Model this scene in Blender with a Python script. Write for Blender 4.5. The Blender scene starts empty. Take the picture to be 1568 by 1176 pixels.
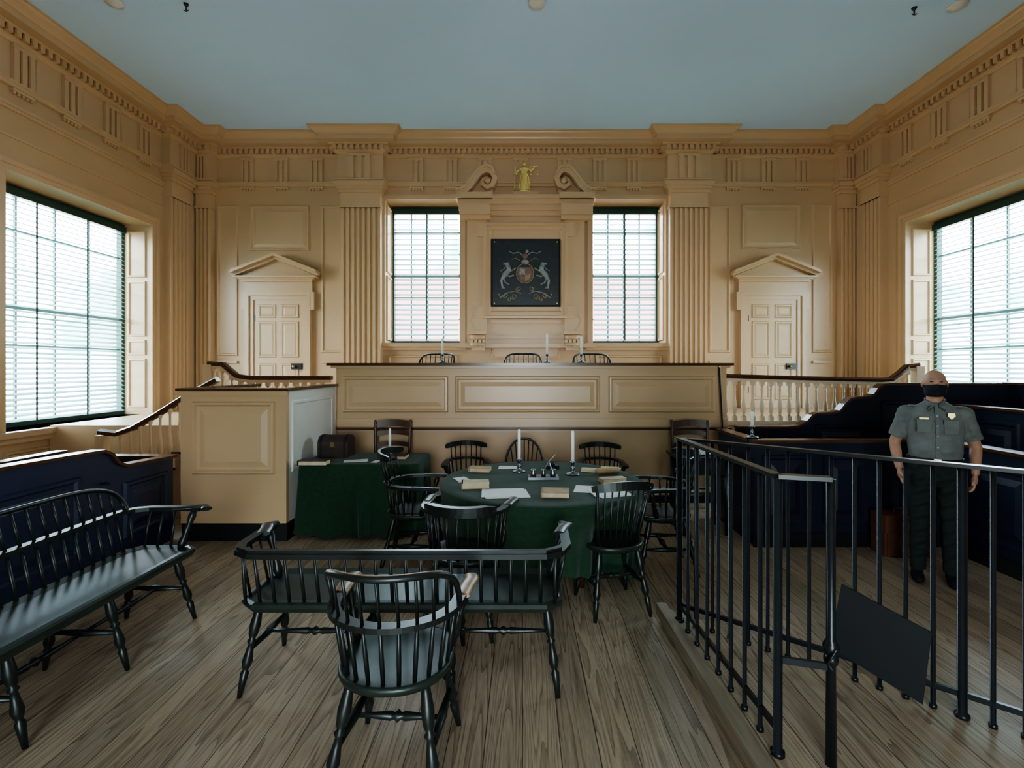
import bpy, bmesh, math, random
from mathutils import Vector, Matrix
random.seed(3)
scn = bpy.context.scene
try:
    scn.view_settings.view_transform = 'AgX'
    scn.view_settings.look = 'AgX - Medium High Contrast'
    scn.view_settings.exposure = 0.75
except Exception as e:
    print(e)

# ---------------------------------------------------------------- materials
def M(name, col, rough=.5, var=.08, scale=4.0, bump=0.0, metal=0.0, stretch=(1,1,1), sheen=0.0):
    m = bpy.data.materials.new(name); m.use_nodes = True
    nt = m.node_tree; n = nt.nodes; l = nt.links
    bs = n['Principled BSDF']
    tc = n.new('ShaderNodeTexCoord'); mp = n.new('ShaderNodeMapping')
    mp.inputs['Scale'].default_value = stretch
    nz = n.new('ShaderNodeTexNoise'); nz.inputs['Scale'].default_value = scale; nz.inputs['Detail'].default_value = 5
    l.new(tc.outputs['Object'], mp.inputs['Vector']); l.new(mp.outputs['Vector'], nz.inputs['Vector'])
    cr = n.new('ShaderNodeValToRGB')
    cr.color_ramp.elements[0].position = .3; cr.color_ramp.elements[1].position = .7
    cr.color_ramp.elements[0].color = (*[c*(1-var) for c in col], 1)
    cr.color_ramp.elements[1].color = (*[min(1, c*(1+var)) for c in col], 1)
    l.new(nz.outputs['Fac'], cr.inputs['Fac']); l.new(cr.outputs['Color'], bs.inputs['Base Color'])
    bs.inputs['Roughness'].default_value = rough; bs.inputs['Metallic'].default_value = metal
    if sheen: bs.inputs['Sheen Weight'].default_value = sheen
    if bump:
        b = n.new('ShaderNodeBump'); b.inputs['Strength'].default_value = bump; b.inputs['Distance'].default_value = .01
        l.new(nz.outputs['Fac'], b.inputs['Height']); l.new(b.outputs['Normal'], bs.inputs['Normal'])
    return m

TAN = M('tan_paint', (.56,.372,.215), .38, .04, 1.2)
TAN2 = M('tan_paint_trim', (.59,.395,.235), .33, .03, 2)
CEIL = M('ceiling_plaster', (.58,.76,1.0), .8, .03, .6)  # white plaster, with the blue of the daylight put into its colour
GREENFR = M('green_window_paint', (.008,.045,.035), .4, .1)
MUNT = M('muntin_paint', (.20,.24,.24), .5, .05)
SLAT = M('blind_slat', (.18,.36,.36), .5, .03)
DARK = M('dark_green_black_paint', (.009,.012,.0105), .38, .25, 12, .05)
WORN = M('worn_wood', (.30,.16,.07), .4, .35, 14)
SEATG = M('seat_green_paint', (.014,.022,.016), .40, .25, 8)
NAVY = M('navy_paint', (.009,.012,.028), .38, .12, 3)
CAPW = M('mahogany_cap', (.075,.030,.014), .24, .3, 5, 0, 0, (1,8,8))
BROWN = M('brown_chair_wood', (.07,.025,.012), .35, .3, 8)
CLOTH = M('green_baize', (.008,.034,.013), .95, .2, 30, .15, 0, (1,1,1), .08)
PAPER = M('paper', (.8,.79,.75), .8, .05, 20)
PAPER2 = M('old_paper', (.62,.50,.33), .8, .15, 12)
LEATH = M('calf_leather', (.42,.25,.12), .55, .25, 12)
LEATHD = M('dark_leather', (.035,.018,.013), .45, .3, 12)
WAX = M('candle_wax', (.85,.85,.82), .5, .02)
BRASS = M('brass', (.5,.36,.15), .3, .1, 6, 0, 1)
PEWTER = M('pewter', (.25,.26,.28), .35, .1, 6, 0, 1)
IRON = M('black_iron', (.010,.011,.014), .33, .2, 20)
BLACK = M('black_board', (.004,.004,.006), .7, .1)
GOLD = M('gilded', (.85,.68,.26), .38, .15, 9, .1, .3)
SLATE = M('painting_ground', (.014,.018,.023), .35, .3, 12)
HORSE = M('painting_grey', (.22,.24,.235), .5, .4, 20)
PRED = M('painting_red', (.17,.09,.07), .5, .3, 30)
PGOLD = M('painting_gold', (.26,.20,.10), .5, .3, 30)
CURB = M('curb_wood', (.30,.225,.155), .6, .2, 6, .1, 0, (6,.6,6))
WHITE = M('white_paint_and_lit_side', (.70,.66,.60), .5, .04)  # white parts, and the window-lit side of the witness box
BASEB = M('black_baseboard', (.010,.010,.012), .4, .1)
SHIRT = M('uniform_shirt', (.145,.155,.145), .85, .15, 12, .2)
TROU = M('uniform_trousers', (.008,.014,.011), .9, .15, 20)
SKIN = M('skin', (.42,.22,.145), .5, .08, 14)
HAIR = M('grey_hair', (.26,.22,.19), .8, .2, 60)
MASK = M('black_mask', (.005,.006,.009), .8, .1)
EYE = M('eye_dark', (.03,.02,.015), .3, .1)
RUSH = M('rush_seat', (.30,.20,.09), .8, .3, 30)

def floor_mat():
    m = bpy.data.materials.new('plank_floor'); m.use_nodes = True
    nt = m.node_tree; n = nt.nodes; l = nt.links; bs = n['Principled BSDF']
    def math_(op, a, b=None, c=None):
        q = n.new('ShaderNodeMath'); q.operation = op
        for i, v in enumerate((a, b, c)):
            if v is None: continue
            if isinstance(v, (int, float)): q.inputs[i].default_value = v
            else: l.new(v, q.inputs[i])
        return q.outputs[0]
    tc = n.new('ShaderNodeTexCoord'); sp = n.new('ShaderNodeSeparateXYZ'); l.new(tc.outputs['Object'], sp.inputs[0])
    xs = math_('DIVIDE', sp.outputs['X'], .16)
    idx = math_('FLOOR', xs); fr = math_('FRACT', xs)
    wn = n.new('ShaderNodeTexWhiteNoise'); wn.noise_dimensions = '1D'; l.new(idx, wn.inputs['W'])
    off = math_('MULTIPLY', wn.outputs['Value'], 37.0)
    yy = math_('ADD', sp.outputs['Y'], off)
    cx = n.new('ShaderNodeCombineXYZ')
    l.new(math_('ADD', math_('MULTIPLY', fr, .16), off), cx.inputs['X'])
    l.new(math_('MULTIPLY', yy, .045), cx.inputs['Y'])
    nz = n.new('ShaderNodeTexNoise'); nz.inputs['Scale'].default_value = 9; nz.inputs['Detail'].default_value = 1.5
    l.new(cx.outputs[0], nz.inputs['Vector'])
    rings = math_('FRACT', math_('MULTIPLY', nz.outputs['Fac'], 16.0))
    rings = math_('POWER', rings, 2.8)
    fine = n.new('ShaderNodeTexNoise'); fine.inputs['Scale'].default_value = 210; fine.inputs['Detail'].default_value = 4
    cy = n.new('ShaderNodeCombineXYZ'); l.new(sp.outputs['X'], cy.inputs['X']); l.new(math_('MULTIPLY', yy, .04), cy.inputs['Y'])
    l.new(cy.outputs[0], fine.inputs['Vector'])
    g = math_('ADD', math_('MULTIPLY', rings, .40), math_('MULTIPLY', fine.outputs['Fac'], .76))
    cr = n.new('ShaderNodeValToRGB'); e = cr.color_ramp.elements
    e[0].position = .25; e[0].color = (.50,.375,.26,1)
    e[1].position = .98; e[1].color = (.12,.072,.043,1)
    k = e.new(.55); k.color = (.36,.255,.168,1)
    l.new(g, cr.inputs['Fac'])
    big = n.new('ShaderNodeTexNoise'); big.inputs['Scale'].default_value = .8; big.inputs['Detail'].default_value = 4; l.new(tc.outputs['Object'], big.inputs['Vector'])
    tint = math_('ADD', math_('MULTIPLY', wn.outputs['Value'], .30), math_('ADD', math_('MULTIPLY', big.outputs['Fac'], .9), .40))
    seam = math_('LESS_THAN', math_('ABSOLUTE', math_('SUBTRACT', fr, .5)), .485)
    seam = math_('ADD', math_('MULTIPLY', seam, .75), .25)
    vm = n.new('ShaderNodeVectorMath'); vm.operation = 'SCALE'
    l.new(cr.outputs['Color'], vm.inputs[0]); l.new(math_('MULTIPLY', tint, seam), vm.inputs['Scale'])
    l.new(vm.outputs[0], bs.inputs['Base Color'])
    bs.inputs['Roughness'].default_value = .5
    b = n.new('ShaderNodeBump'); b.inputs['Strength'].default_value = .25; b.inputs['Distance'].default_value = .004
    l.new(math_('SUBTRACT', seam, math_('MULTIPLY', g, .3)), b.inputs['Height']); l.new(b.outputs['Normal'], bs.inputs['Normal'])
    return m
FLOOR = floor_mat()

# ---------------------------------------------------------------- mesh builder
class MB:
    def __init__(s): s.v=[]; s.f=[]; s.m=[]; s.sm=[]; s.mats=[]
    def add(s, vs, fs, mat, smooth=False):
        if mat not in s.mats: s.mats.append(mat)
        k = s.mats.index(mat); o = len(s.v)
        s.v += [tuple(p) for p in vs]
        for f in fs:
            s.f.append([i+o for i in f]); s.m.append(k); s.sm.append(smooth)
    def hexa(s, c, mat):
        s.add(c, [(0,1,2,3),(4,7,6,5),(0,4,5,1),(1,5,6,2),(2,6,7,3),(3,7,4,0)], mat)
    def box(s, x0,x1,y0,y1,z0,z1, mat):
        s.hexa([(x0,y0,z0),(x1,y0,z0),(x1,y1,z0),(x0,y1,z0),(x0,y0,z1),(x1,y0,z1),(x1,y1,z1),(x0,y1,z1)], mat)
    def mbox(s, m, u0,u1,v0,v1,d0,d1, mat):
        if d1!=0: d1+=random.uniform(.0002,.0024)
        s.hexa([m(u0,v0,d0),m(u1,v0,d0),m(u1,v0,d1),m(u0,v0,d1),m(u0,v1,d0),m(u1,v1,d0),m(u1,v1,d1),m(u0,v1,d1)], mat)
    def obox(s, c, size, rz, mat, rx=0):
        R = Matrix.Rotation(rz,3,'Z') @ Matrix.Rotation(rx,3,'X'); c = Vector(c); a,b_,d = [q/2 for q in size]
        s.hexa([c+R@Vector(p) for p in [(-a,-b_,-d),(a,-b_,-d),(a,b_,-d),(-a,b_,-d),(-a,-b_,d),(a,-b_,d),(a,b_,d),(-a,b_,d)]], mat)
    def panel(s, m, u0,u1,v0,v1, rings, mat, cap=True):
        vs=[]; fs=[]
        for ins,d in rings:
            vs += [m(u0+ins,v0+ins,d),m(u1-ins,v0+ins,d),m(u1-ins,v1-ins,d),m(u0+ins,v1-ins,d)]
        for i in range(len(rings)-1):
            for j in range(4):
                a=i*4+j; b=i*4+(j+1)%4; fs.append((a,b,b+4,a+4))
        if cap: o=(len(rings)-1)*4; fs.append((o,o+1,o+2,o+3))
        s.add(vs, fs, mat)
    def uvprism(s, m, poly, v0, v1, mat):
        n=len(poly); vs=[m(u,v0,d) for u,d in poly]+[m(u,v1,d) for u,d in poly]
        fs=[(i,(i+1)%n,(i+1)%n+n,i+n) for i in range(n)]+[tuple(range(n)),tuple(range(n,2*n))]
        s.add(vs, fs, mat)
    def dprism(s, m, poly, d0, d1, mat):
        n=len(poly); vs=[m(u,v,d0) for u,v in poly]+[m(u,v,d1) for u,v in poly]
        fs=[(i,(i+1)%n,(i+1)%n+n,i+n) for i in range(n)]+[tuple(range(n)),tuple(range(n,2*n))]
        s.add(vs, fs, mat)
    def sweep(s, path, sec, mat, up=(0,0,1), scales=None, smooth=True, closed=False):
        P=[Vector(p) for p in path]; n=len(P); k=len(sec); U=Vector(up); vs=[]
        prev=None
        for i,p in enumerate(P):
            T=((P[(i+1)%n]-P[i-1]) if closed else (P[min(i+1,n-1)]-P[max(i-1,0)])).normalized()
            if prev is None:
                if abs(T.dot(U))>.97: U=Vector((0,1,0)) if abs(T.y)<.9 else Vector((1,0,0))
                S=T.cross(U).normalized(); W=S.cross(T).normalized()
            else:
                W=(prev-T*prev.dot(T)).normalized(); S=T.cross(W).normalized()
            prev=W
            sc=scales[i] if scales else 1
            vs+=[p+S*(a*sc)+W*(b*sc) for a,b in sec]
        fs=[]
        for i in range(n if closed else n-1):
            for j in range(k):
                i2=(i+1)%n
                fs.append((i*k+j,i*k+(j+1)%k,i2*k+(j+1)%k,i2*k+j))
        s.add(vs, fs, mat, smooth)
        if not closed: s.add([vs[j] for j in range(k)]+[vs[(n-1)*k+j] for j in range(k)],[tuple(range(k)),tuple(range(k,2*k))],mat)
    def tube(s, path, r, mat, n=8, scales=None):
        s.sweep(path, [(r*math.cos(2*math.pi*i/n), r*math.sin(2*math.pi*i/n)) for i in range(n)], mat, scales=scales)
    def lathe(s, p0, p1, prof, mat, n=10):
        p0=Vector(p0); p1=Vector(p1)
        pts=[p0.lerp(p1,t) for t,_ in prof]
        T=(p1-p0).normalized(); U=Vector((0,1,0)) if abs(T.y)<.9 else Vector((1,0,0))
        S=T.cross(U).normalized(); W=S.cross(T)
        vs=[]; 
        for p,(t,r) in zip(pts,prof):
            vs+=[p+S*(r*math.cos(2*math.pi*i/n))+W*(r*math.sin(2*math.pi*i/n)) for i in range(n)]
        fs=[(i*n+j,i*n+(j+1)%n,(i+1)*n+(j+1)%n,(i+1)*n+j) for i in range(len(prof)-1) for j in range(n)]
        fs+=[tuple(range(n)),tuple(range((len(prof)-1)*n,len(prof)*n))]
        s.add(vs, fs, mat, True)
    def ell(s, c, r, mat, n=14, m=9, R=None):
        vs=[]; c=Vector(c)
        for i in range(m+1):
            ph=-math.pi/2+math.pi*i/m
            for j in range(n):
                th=2*math.pi*j/n
                q=Vector((r[0]*math.cos(ph)*math.cos(th), r[1]*math.cos(ph)*math.sin(th), r[2]*math.sin(ph)))
                if R is not None: q=R@q
                vs.append(c+q)
        fs=[(i*n+j,i*n+(j+1)%n,(i+1)*n+(j+1)%n,(i+1)*n+j) for i in range(m) for j in range(n)]
        s.add(vs, fs, mat, True)
    def rings(s, rs, mat, n=20):
        vs=[]
        for cx,cy,cz,rx,ry in rs:
            vs+=[(cx+rx*math.cos(2*math.pi*i/n), cy+ry*math.sin(2*math.pi*i/n), cz) for i in range(n)]
        fs=[(i*n+j,i*n+(j+1)%n,(i+1)*n+(j+1)%n,(i+1)*n+j) for i in range(len(rs)-1) for j in range(n)]
        fs+=[tuple(range(n)),tuple(range((len(rs)-1)*n,len(rs)*n))]
        s.add(vs, fs, mat, True)
    def obj(s, name, loc=(0,0,0), rz=0, scale=1, parent=None, merge=False):
        me=bpy.data.meshes.new(name); me.from_pydata(s.v,[],s.f)
        for m in s.mats: me.materials.append(m)
        me.polygons.foreach_set('material_index', s.m); me.polygons.foreach_set('use_smooth', s.sm)
        bm=bmesh.new(); bm.from_mesh(me)
        if merge: bmesh.ops.remove_doubles(bm, verts=bm.verts, dist=1e-5)
        bmesh.ops.recalc_face_normals(bm, faces=bm.faces); bm.to_mesh(me); bm.free(); me.update()
        o=bpy.data.objects.new(name, me); scn.collection.objects.link(o)
        o.location=loc; o.rotation_euler=(0,0,rz); o.scale=(scale,)*3
        if parent: o.parent=parent
        return o

# ---------------------------------------------------------------- room constants
D=8.93; XL=-6.0; XR=6.1; CH=5.76; YR=-3.2
mB=lambda u,v,d:(u, D-d, v)
mL=lambda u,v,d:(XL+d, u, v)
mR=lambda u,v,d:(XR-d, u, v)
U=lambda x:(x-800)/84.0
Hh=lambda y:1.6+(563-y)/84.0

b=MB(); b.box(XL-.6,XR+.6,YR,D+.6,-.12,0,FLOOR); b.obj('floor')
b=MB(); b.box(XL-.6,XR+.6,YR,D+.6,CH,CH+.15,CEIL); b.obj('ceiling')

def wall(name, m, u0,u1, holes, thick=.55):
    b=MB(); cur=u0
    for (a,c,z0,z1) in holes:
        b.mbox(m,cur,a,0,CH,-thick,0,TAN)
        b.mbox(m,a,c,0,z0,-thick,0,TAN); b.mbox(m,a,c,z1,CH,-thick,0,TAN)
        cur=c
    b.mbox(m,cur,u1,0,CH,-thick,0,TAN)
    return b
WB=[(-2.50,-1.14,2.05,4.66),(1.28,2.60,2.05,4.66)]
SWL=[(5.66,7.90,.85,3.9)]
SWR=[(5.50,7.76,.85,3.9)]
SUNK=[(0,0),(.012,.028),(.035,.03),(.05,.006)]
RAISE=[(0,0),(.012,.028),(.03,.03),(.045,.006),(.07,.006),(.12,.02)]
def flutes(b,m,u0,u1,v0,v1,d,n=6):
    w=(u1-u0); g=w/(n*2+1); poly=[(u0,0),(u0,d)]
    for i in range(n):
        a=u0+g*(2*i+1); poly+=[(a,d),(a+g*.2,d-.03),(a+g*.8,d-.03),(a+g,d)]
    poly+=[(u1,d),(u1,0)]
    b.uvprism(m,poly,v0,v1,TAN2)
def capital(b,m,u0,u1,z,d):
    for (e,za,zb) in [(.015,-.42,-.38),(.03,-.16,-.10),(.06,-.10,-.05),(.09,-.05,0.02)]:
        b.mbox(m,u0-e,u1+e,z+za,z+zb,0,d+e,TAN2)
    b.mbox(m,u0,u1,z-.42,z,0,d,TAN2)

bb=wall('wall_back',mB,XL-.55,XR+.55,WB); bb.obj('wall_back')
bl=wall('wall_left',mL,YR,D,SWL); bl.obj('wall_left')
br=wall('wall_right',mR,YR,D,SWR); br.obj('wall_right')
b=MB()   # unseen rear wall behind the viewer, its arch narrowed to cut front light
b.box(XL,-.9,YR-.4,YR,0,CH,TAN); b.box(.9,XR,YR-.4,YR,0,CH,TAN)
b.box(-.9,.9,YR-.4,YR,2.9,CH,TAN)
b.obj('wall_rear')

b=MB()
for (u0,u1) in [(-3.25,-2.54),(2.64,3.31)]:
    flutes(b,mB,u0,u1,.87,4.46,.17,7); capital(b,mB,u0,u1,4.88,.19)
for (u0,u1) in [(-5.86,-5.60),(5.72,5.97)]:
    flutes(b,mB,u0,u1,0,4.46,.14,3); capital(b,mB,u0,u1,4.88,.15)
flutes(b,mL,8.17,8.62,0,4.46,.14,4); capital(b,mL,8.17,8.62,4.88,.15)
flutes(b,mR,8.17,8.62,0,4.46,.13,4); capital(b,mR,8.17,8.62,4.88,.15)
b.box(XL,XL+.1,8.6,D,0,4.9,TAN2); b.box(XR-.1,XR,8.6,D,0,4.9,TAN2)
b.obj('trim_pilasters')

path=[(XL,YR),(XL,8.12),(-5.84,8.12),(-5.84,8.77),(-5.57,8.77),(-5.57,D),(-3.29,D),(-3.29,8.74),(-2.50,8.74),(-2.50,D),
      (2.60,D),(2.60,8.74),(3.35,8.74),(3.35,D),(5.69,D),(5.69,8.77),(5.95,8.77),(5.95,8.12),(XR,8.12),(XR,YR)]
def offs(path,d):
    out=[]; n=len(path)
    def nr(i):
        a=Vector(path[i]); c=Vector(path[i+1]); t=(c-a).normalized(); return Vector((t.y,-t.x))
    for i,p in enumerate(path):
        if i==0: q=nr(0)
        elif i==n-1: q=nr(n-2)
        else:
            n1,n2=nr(i-1),nr(i); q=(n1+n2)/(1+n1.dot(n2))
        out.append(Vector(p)+q*d)
    return out
prof=[(0,4.885),(.045,4.89),(.045,4.93),(.065,4.94),(.065,4.965),(.012,4.97),(.012,5.40),(.03,5.41),(.05,5.44),(.075,5.455),(.075,5.535),(.12,5.54),(.14,5.56),
      (.27,5.565),(.27,5.635),(.29,5.64),(.30,5.665),(.33,5.69),(.365,5.715),(.375,5.735),(.395,5.74),(.395,5.762)]
b=MB(); vs=[]; k=len(path)
for d,z in prof: vs+=[(p.x,p.y,z) for p in offs(path,d)]
fs=[(i*k+j,i*k+j+1,(i+1)*k+j+1,(i+1)*k+j) for i in range(len(prof)-1) for j in range(k-1)]
b.add(vs,fs,TAN2)
def segmap(a,c):
    a=Vector(a); c=Vector(c); t=(c-a).normalized(); nrm=Vector((t.y,-t.x))
    return (lambda u,v,d:(a.x+t.x*u+nrm.x*d, a.y+t.y*u+nrm.y*d, v)), (c-a).length
op=offs(path,.075)
for i in range(k-1):
    m,L=segmap(op[i],op[i+1])
    if L<.1: continue
    n=max(1,int(L/.095)); g=L/n
    for j in range(n): b.mbox(m,g*(j+.22),g*(j+.78),5.455,5.535,0,.06,TAN2)
def trigl(b,m,u,d=0,w=.26):
    for q in (-1,0,1): b.mbox(m,u+q*w*.36-w*.11,u+q*w*.36+w*.11,4.97,5.36,d,d+.05,TAN2)
    b.mbox(m,u-w/2,u+w/2,4.97,5.36,d,d+.022,TAN2)
    b.mbox(m,u-w/2,u+w/2,5.355,5.40,d,d+.055,TAN2)
    b.mbox(m,u-w/2,u+w/2,4.85,4.885,d,d+.045,TAN2)
    for q in range(5): b.mbox(m,u-w/2+w*(q+.2)/5,u-w/2+w*(q+.8)/5,4.82,4.85,d,d+.035,TAN2)
for x in (380,432,485,638,690,743,797,864,918,970,1122,1175,1228): trigl(b,mB,U(x),.0)
for u in (-2.895,2.975): trigl(b,mB,u,.2,.40)
for m in (mL,mR):
    u=7.75
    while u>-3: trigl(b,m,u,0); u-=.63
trigl(b,mL,8.42,.16,.22); trigl(b,mR,8.42,.15,.22); trigl(b,mB,-5.72,.16,.16); trigl(b,mB,5.82,.16,.16)
b.obj('trim_entablature')

b=MB()
def pn(x0,x1,y0,y1,r=SUNK): b.panel(mB,U(x0),U(x1),Hh(y1),Hh(y0),r,TAN2)
pn(333,365,315,545); pn(383,474,315,384,RAISE); pn(492,526,315,540)
pn(1085,1118,315,540); pn(1135,1226,313,382,RAISE); pn(1243,1274,313,540)
for x0,x1 in [(333,365),(492,526),(1085,1118),(1243,1274)]:
    b.mbox(mB,U(x0),U(x1),Hh(556),Hh(553),0,.05,TAN2)
for (a,c,z0,z1) in WB:
    b.mbox(mB,a-.10,a,z0-.05,z1+.06,0,.035,TAN2); b.mbox(mB,c,c+.10,z0-.05,z1+.06,0,.035,TAN2)
    b.mbox(mB,a-.10,c+.10,z1,z1+.08,0,.04,TAN2)
    b.mbox(mB,a-.16,c+.16,z0-.07,z0,-.4,.09,TAN2)
    b.mbox(mB,a-.12,c+.12,z0-.13,z0-.07,0,.05,TAN2)
    b.panel(mB,a+.05,c-.05,1.15,z0-.22,SUNK,TAN2)
for m,SW in ((mL,SWL),(mR,SWR)):
    for (a,c,z0,z1) in SW:
        for e,w,dd in ((0,.07,.03),(.07,.06,.055)):
            b.mbox(m,a-e-w,a-e,z0-.05,z1+e+w,0,dd,TAN2); b.mbox(m,c+e,c+e+w,z0-.05,z1+e+w,0,dd,TAN2)
            b.mbox(m,a-e-w,c+e+w,z1+e,z1+e+w,0,dd,TAN2)
        b.mbox(m,a-.2,c+.2,z0-.07,z0,-.45,.11,TAN2); b.mbox(m,a-.16,c+.16,z0-.14,z0-.07,0,.06,TAN2)
        b.panel(m,a,c,.22,.62,SUNK,TAN2)
    b.panel(m,3.2,SW[0][0]-.2,1.0,4.5,SUNK,TAN2)
    b.panel(m,.4,3.0,1.0,4.5,SUNK,TAN2); b.panel(m,-2.6,.2,1.0,4.5,SUNK,TAN2)
    b.mbox(m,YR,8.17,4.66,4.70,0,.035,TAN2); b.mbox(m,YR,8.17,4.62,4.66,0,.018,TAN2)
    b.mbox(m,YR,8.17,4.30,4.325,0,.015,TAN2)
    b.mbox(m,YR,8.17,.0,.16,0,.03,TAN2)
for sgn,X,SW in ((-1,XL,SWL),(1,XR,SWR)):
    for (a,c,z0,z1) in SW:
        mj=lambda u,v,d,X=X,sgn=sgn,c=c:(X+sgn*u, c-d, v)
        for (va,vb) in ((.95,1.75),(1.8,2.05),(2.1,3.0),(3.05,3.8)):
            b.panel(mj,.06,.36,va,vb,RAISE[:4],TAN2)
for (a,c,z0,z1) in WB:
    mj=(lambda u,v,d,a=a:(a+d, D+u, v)) if a<0 else (lambda u,v,d,c=c:(c-d, D+u, v))
    for (va,vb) in ((2.1,3.3),(3.35,4.6)): b.panel(mj,.05,.4,va,vb,SUNK,TAN2)
b.obj('trim_panelling')

def window(name, m, a,c,z0,z1, cols, rows, back=False):
    b=MB(); d0=-.50; d1=-.42; f=.06
    for (u0,u1,v0,v1) in [(a,a+f,z0,z1),(c-f,c,z0,z1),(a,c,z1-f,z1),(a,c,z0,z0+f)]:
        b.mbox(m,u0,u1,v0,v1,d0,d1,GREENFR)
    b.mbox(m,a+f,c-f,z1-f-.09,z1-f,-.42,-.34,GREENFR)
    zm=(z0+z1)/2
    b.mbox(m,a+f,c-f,zm-.03,zm+.03,-.49,-.45,MUNT)
    for i in range(1,cols):
        u=a+f+(c-a-2*f)*i/cols; b.mbox(m,u-.013,u+.013,z0+f,z1-f,-.49,-.465,MUNT)
    for i in range(1,rows):
        v=z0+f+(z1-z0-2*f)*i/rows; b.mbox(m,a+f,c-f,v-.013,v+.013,-.488,-.467,MUNT)
    v=z0+f+.02; st=.095 if back else .066; ti=.020 if back else .015
    while v<z1-f-.1:
        p=[m(a+f+.01,v+ti,-.41),m(c-f-.01,v+ti,-.41),m(c-f-.01,v-ti,-.355),m(a+f+.01,v-ti,-.355)]
        b.add(p+[(q[0],q[1],q[2]+.003) for q in p],[(0,1,2,3),(4,5,6,7),(0,1,5,4),(2,3,7,6)],SLAT)
        v+=st
    nt_=2 if back else 3
    for i in range(1,nt_):
        u=a+(c-a)*i/nt_; b.mbox(m,u-.012,u+.012,z0+f,z1-f,-.352,-.349,GREENFR)
    b.obj(name)
window('window_1',mB,*WB[0],4,6,True); window('window_2',mB,*WB[1],4,6,True)
window('window_3',mL,*SWL[0],4,6); window('window_4',mR,*SWR[0],4,6)

def door(name, cx):
    b=MB(); u=cx; w=.45; top=2.83; bot=.875
    b.mbox(mB,u-w,u+w,bot,top,.002,.03,TAN2)
    m2=lambda a,v,d:mB(a,v,d+.034)
    for (v0,v1) in ((2.50,2.75),(1.78,2.44),(1.02,1.68)):
        for s in (-1,1):
            a0,a1=(u-.37,u-.045) if s<0 else (u+.045,u+.37)
            b.panel(m2,a0,a1,v0,v1,[(0,0),(.012,.016),(.03,.016),(.045,.003),(.075,.012)],TAN2)
    b.obox((u+.34,D-.055,1.625),(.19,.045,.11),0,IRON)
    b.lathe((u+.30,D-.07,1.625),(u+.30,D-.13,1.625),[(0,.01),(.5,.012),(.6,.026),(.9,.026),(1,.01)],BRASS)
    for z in (1.2,2.5): b.mbox(mB,u-w-.01,u-w+.02,z-.06,z+.06,.03,.045,IRON)
    for e,q,dd in ((0,.07,.055),(.07,.07,.085)):
        b.mbox(mB,u-w-e-q,u-w-e,bot,top+e+q,.002,dd,TAN2); b.mbox(mB,u+w+e,u+w+e+q,bot,top+e+q,.002,dd,TAN2)
        b.mbox(mB,u-w-e-q,u+w+e+q,top+e,top+e+q,.002,dd,TAN2)
    for s in (-1,1):
        a=u+s*(w+.14); b.mbox(mB,min(a,a+s*.07),max(a,a+s*.07),top-.18,top+.14,.002,.08,TAN2)
    b.mbox(mB,u-w-.17,u+w+.17,top+.14,3.16,.002,.06,TAN2)
    hw=.74; zb=3.16
    for e,za,zc in ((-.10,0,.03),(-.06,.03,.05),(0,.05,.085)): b.mbox(mB,u-hw-e,u+hw+e,zb+za,zb+zc,.002,.13+ (0.08+e if e>-.09 else 0),TAN2)
    zt=zb+.085; pk=.30
    b.dprism(mB,[(u-hw,zt),(u+hw,zt),(u,zt+pk)],.002,.06,TAN2)
    for s in (-1,1):
        for (o,th,dd) in ((0,.045,.16),(.045,.05,.25)):
            b.dprism(mB,[(u+s*(hw+.02),zt+o),(u,zt+pk+o),(u,zt+pk+o+th),(u+s*(hw+.02),zt+o+th)],.002,dd,TAN2)
    b.obj(name)
door('door_1',U(428)); door('door_2',U(1181))

b=MB(); c0=U(805)
def bx(x0,x1,y0,y1,d0,d1,mat=TAN2): b.mbox(mB,U(x0),U(x1),Hh(y1),Hh(y0),d0,d1,mat)
bx(716,894,305,530,0,.05)
for x0,x1 in ((716,746),(864,894)):
    bx(x0,x1,338,520,.05,.09); bx(x0-2,x1+2,318,338,.05,.14)
b.panel(lambda u,v,d:mB(u,v,d+.05),U(740),U(870),Hh(489),Hh(343),[(0,0),(.01,.07),(.05,.075),(.07,.045),(.12,.045),(.15,.012)],TAN2,cap=True)
for x0,x1 in ((731,741),(869,879)):
    bx(x0,x1,343,365,.05,.12); bx(x0,x1,470,489,.05,.12)
for (x0,x1,y0,y1,d) in ((708,902,326,333,.12),(704,906,318,326,.17),(700,910,305,311,.26),(703,907,311,318,.22)):
    bx(x0,x1,y0,y1,0,d)
for x0,x1 in ((706,752),(858,904)):
    bx(x0,x1,333,340,0,.18); bx(x0-3,x1+3,303,311,0,.31); bx(x0,x1,318,334,0,.24)
bx(752,858,491,495,.0,.12); bx(746,864,515,519,0,.08)
bx(700,910,527,533,0,.14)
b.panel(mB,U(752),U(858),Hh(550),Hh(517),SUNK,TAN2)
for cx in (733,875):
    bx(cx-13,cx+13,508,513,0,.22); bx(cx-10,cx+10,532,537,0,.12)
    for q in range(4): bx(cx-11+q*6,cx-7+q*6,513,532,0,.16)
    for zy,r in ((517,.05),(528,.035)):
        b.lathe(mB(U(cx-11),Hh(zy),.15),mB(U(cx+11),Hh(zy),.15),[(0,r),(1,r)],TAN2,12)
for s in (-1,1):
    pts=[(805+s*82,482),(805+s*86,490),(805+s*84,500),(805+s*78,505),(805+s*90,512)]
    b.sweep([mB(U(x),Hh(y),.07) for x,y in pts],[(-.03,-.03),(.03,-.03),(.03,.03),(-.03,.03)],TAN2,up=(0,1,0),smooth=False)
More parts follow.
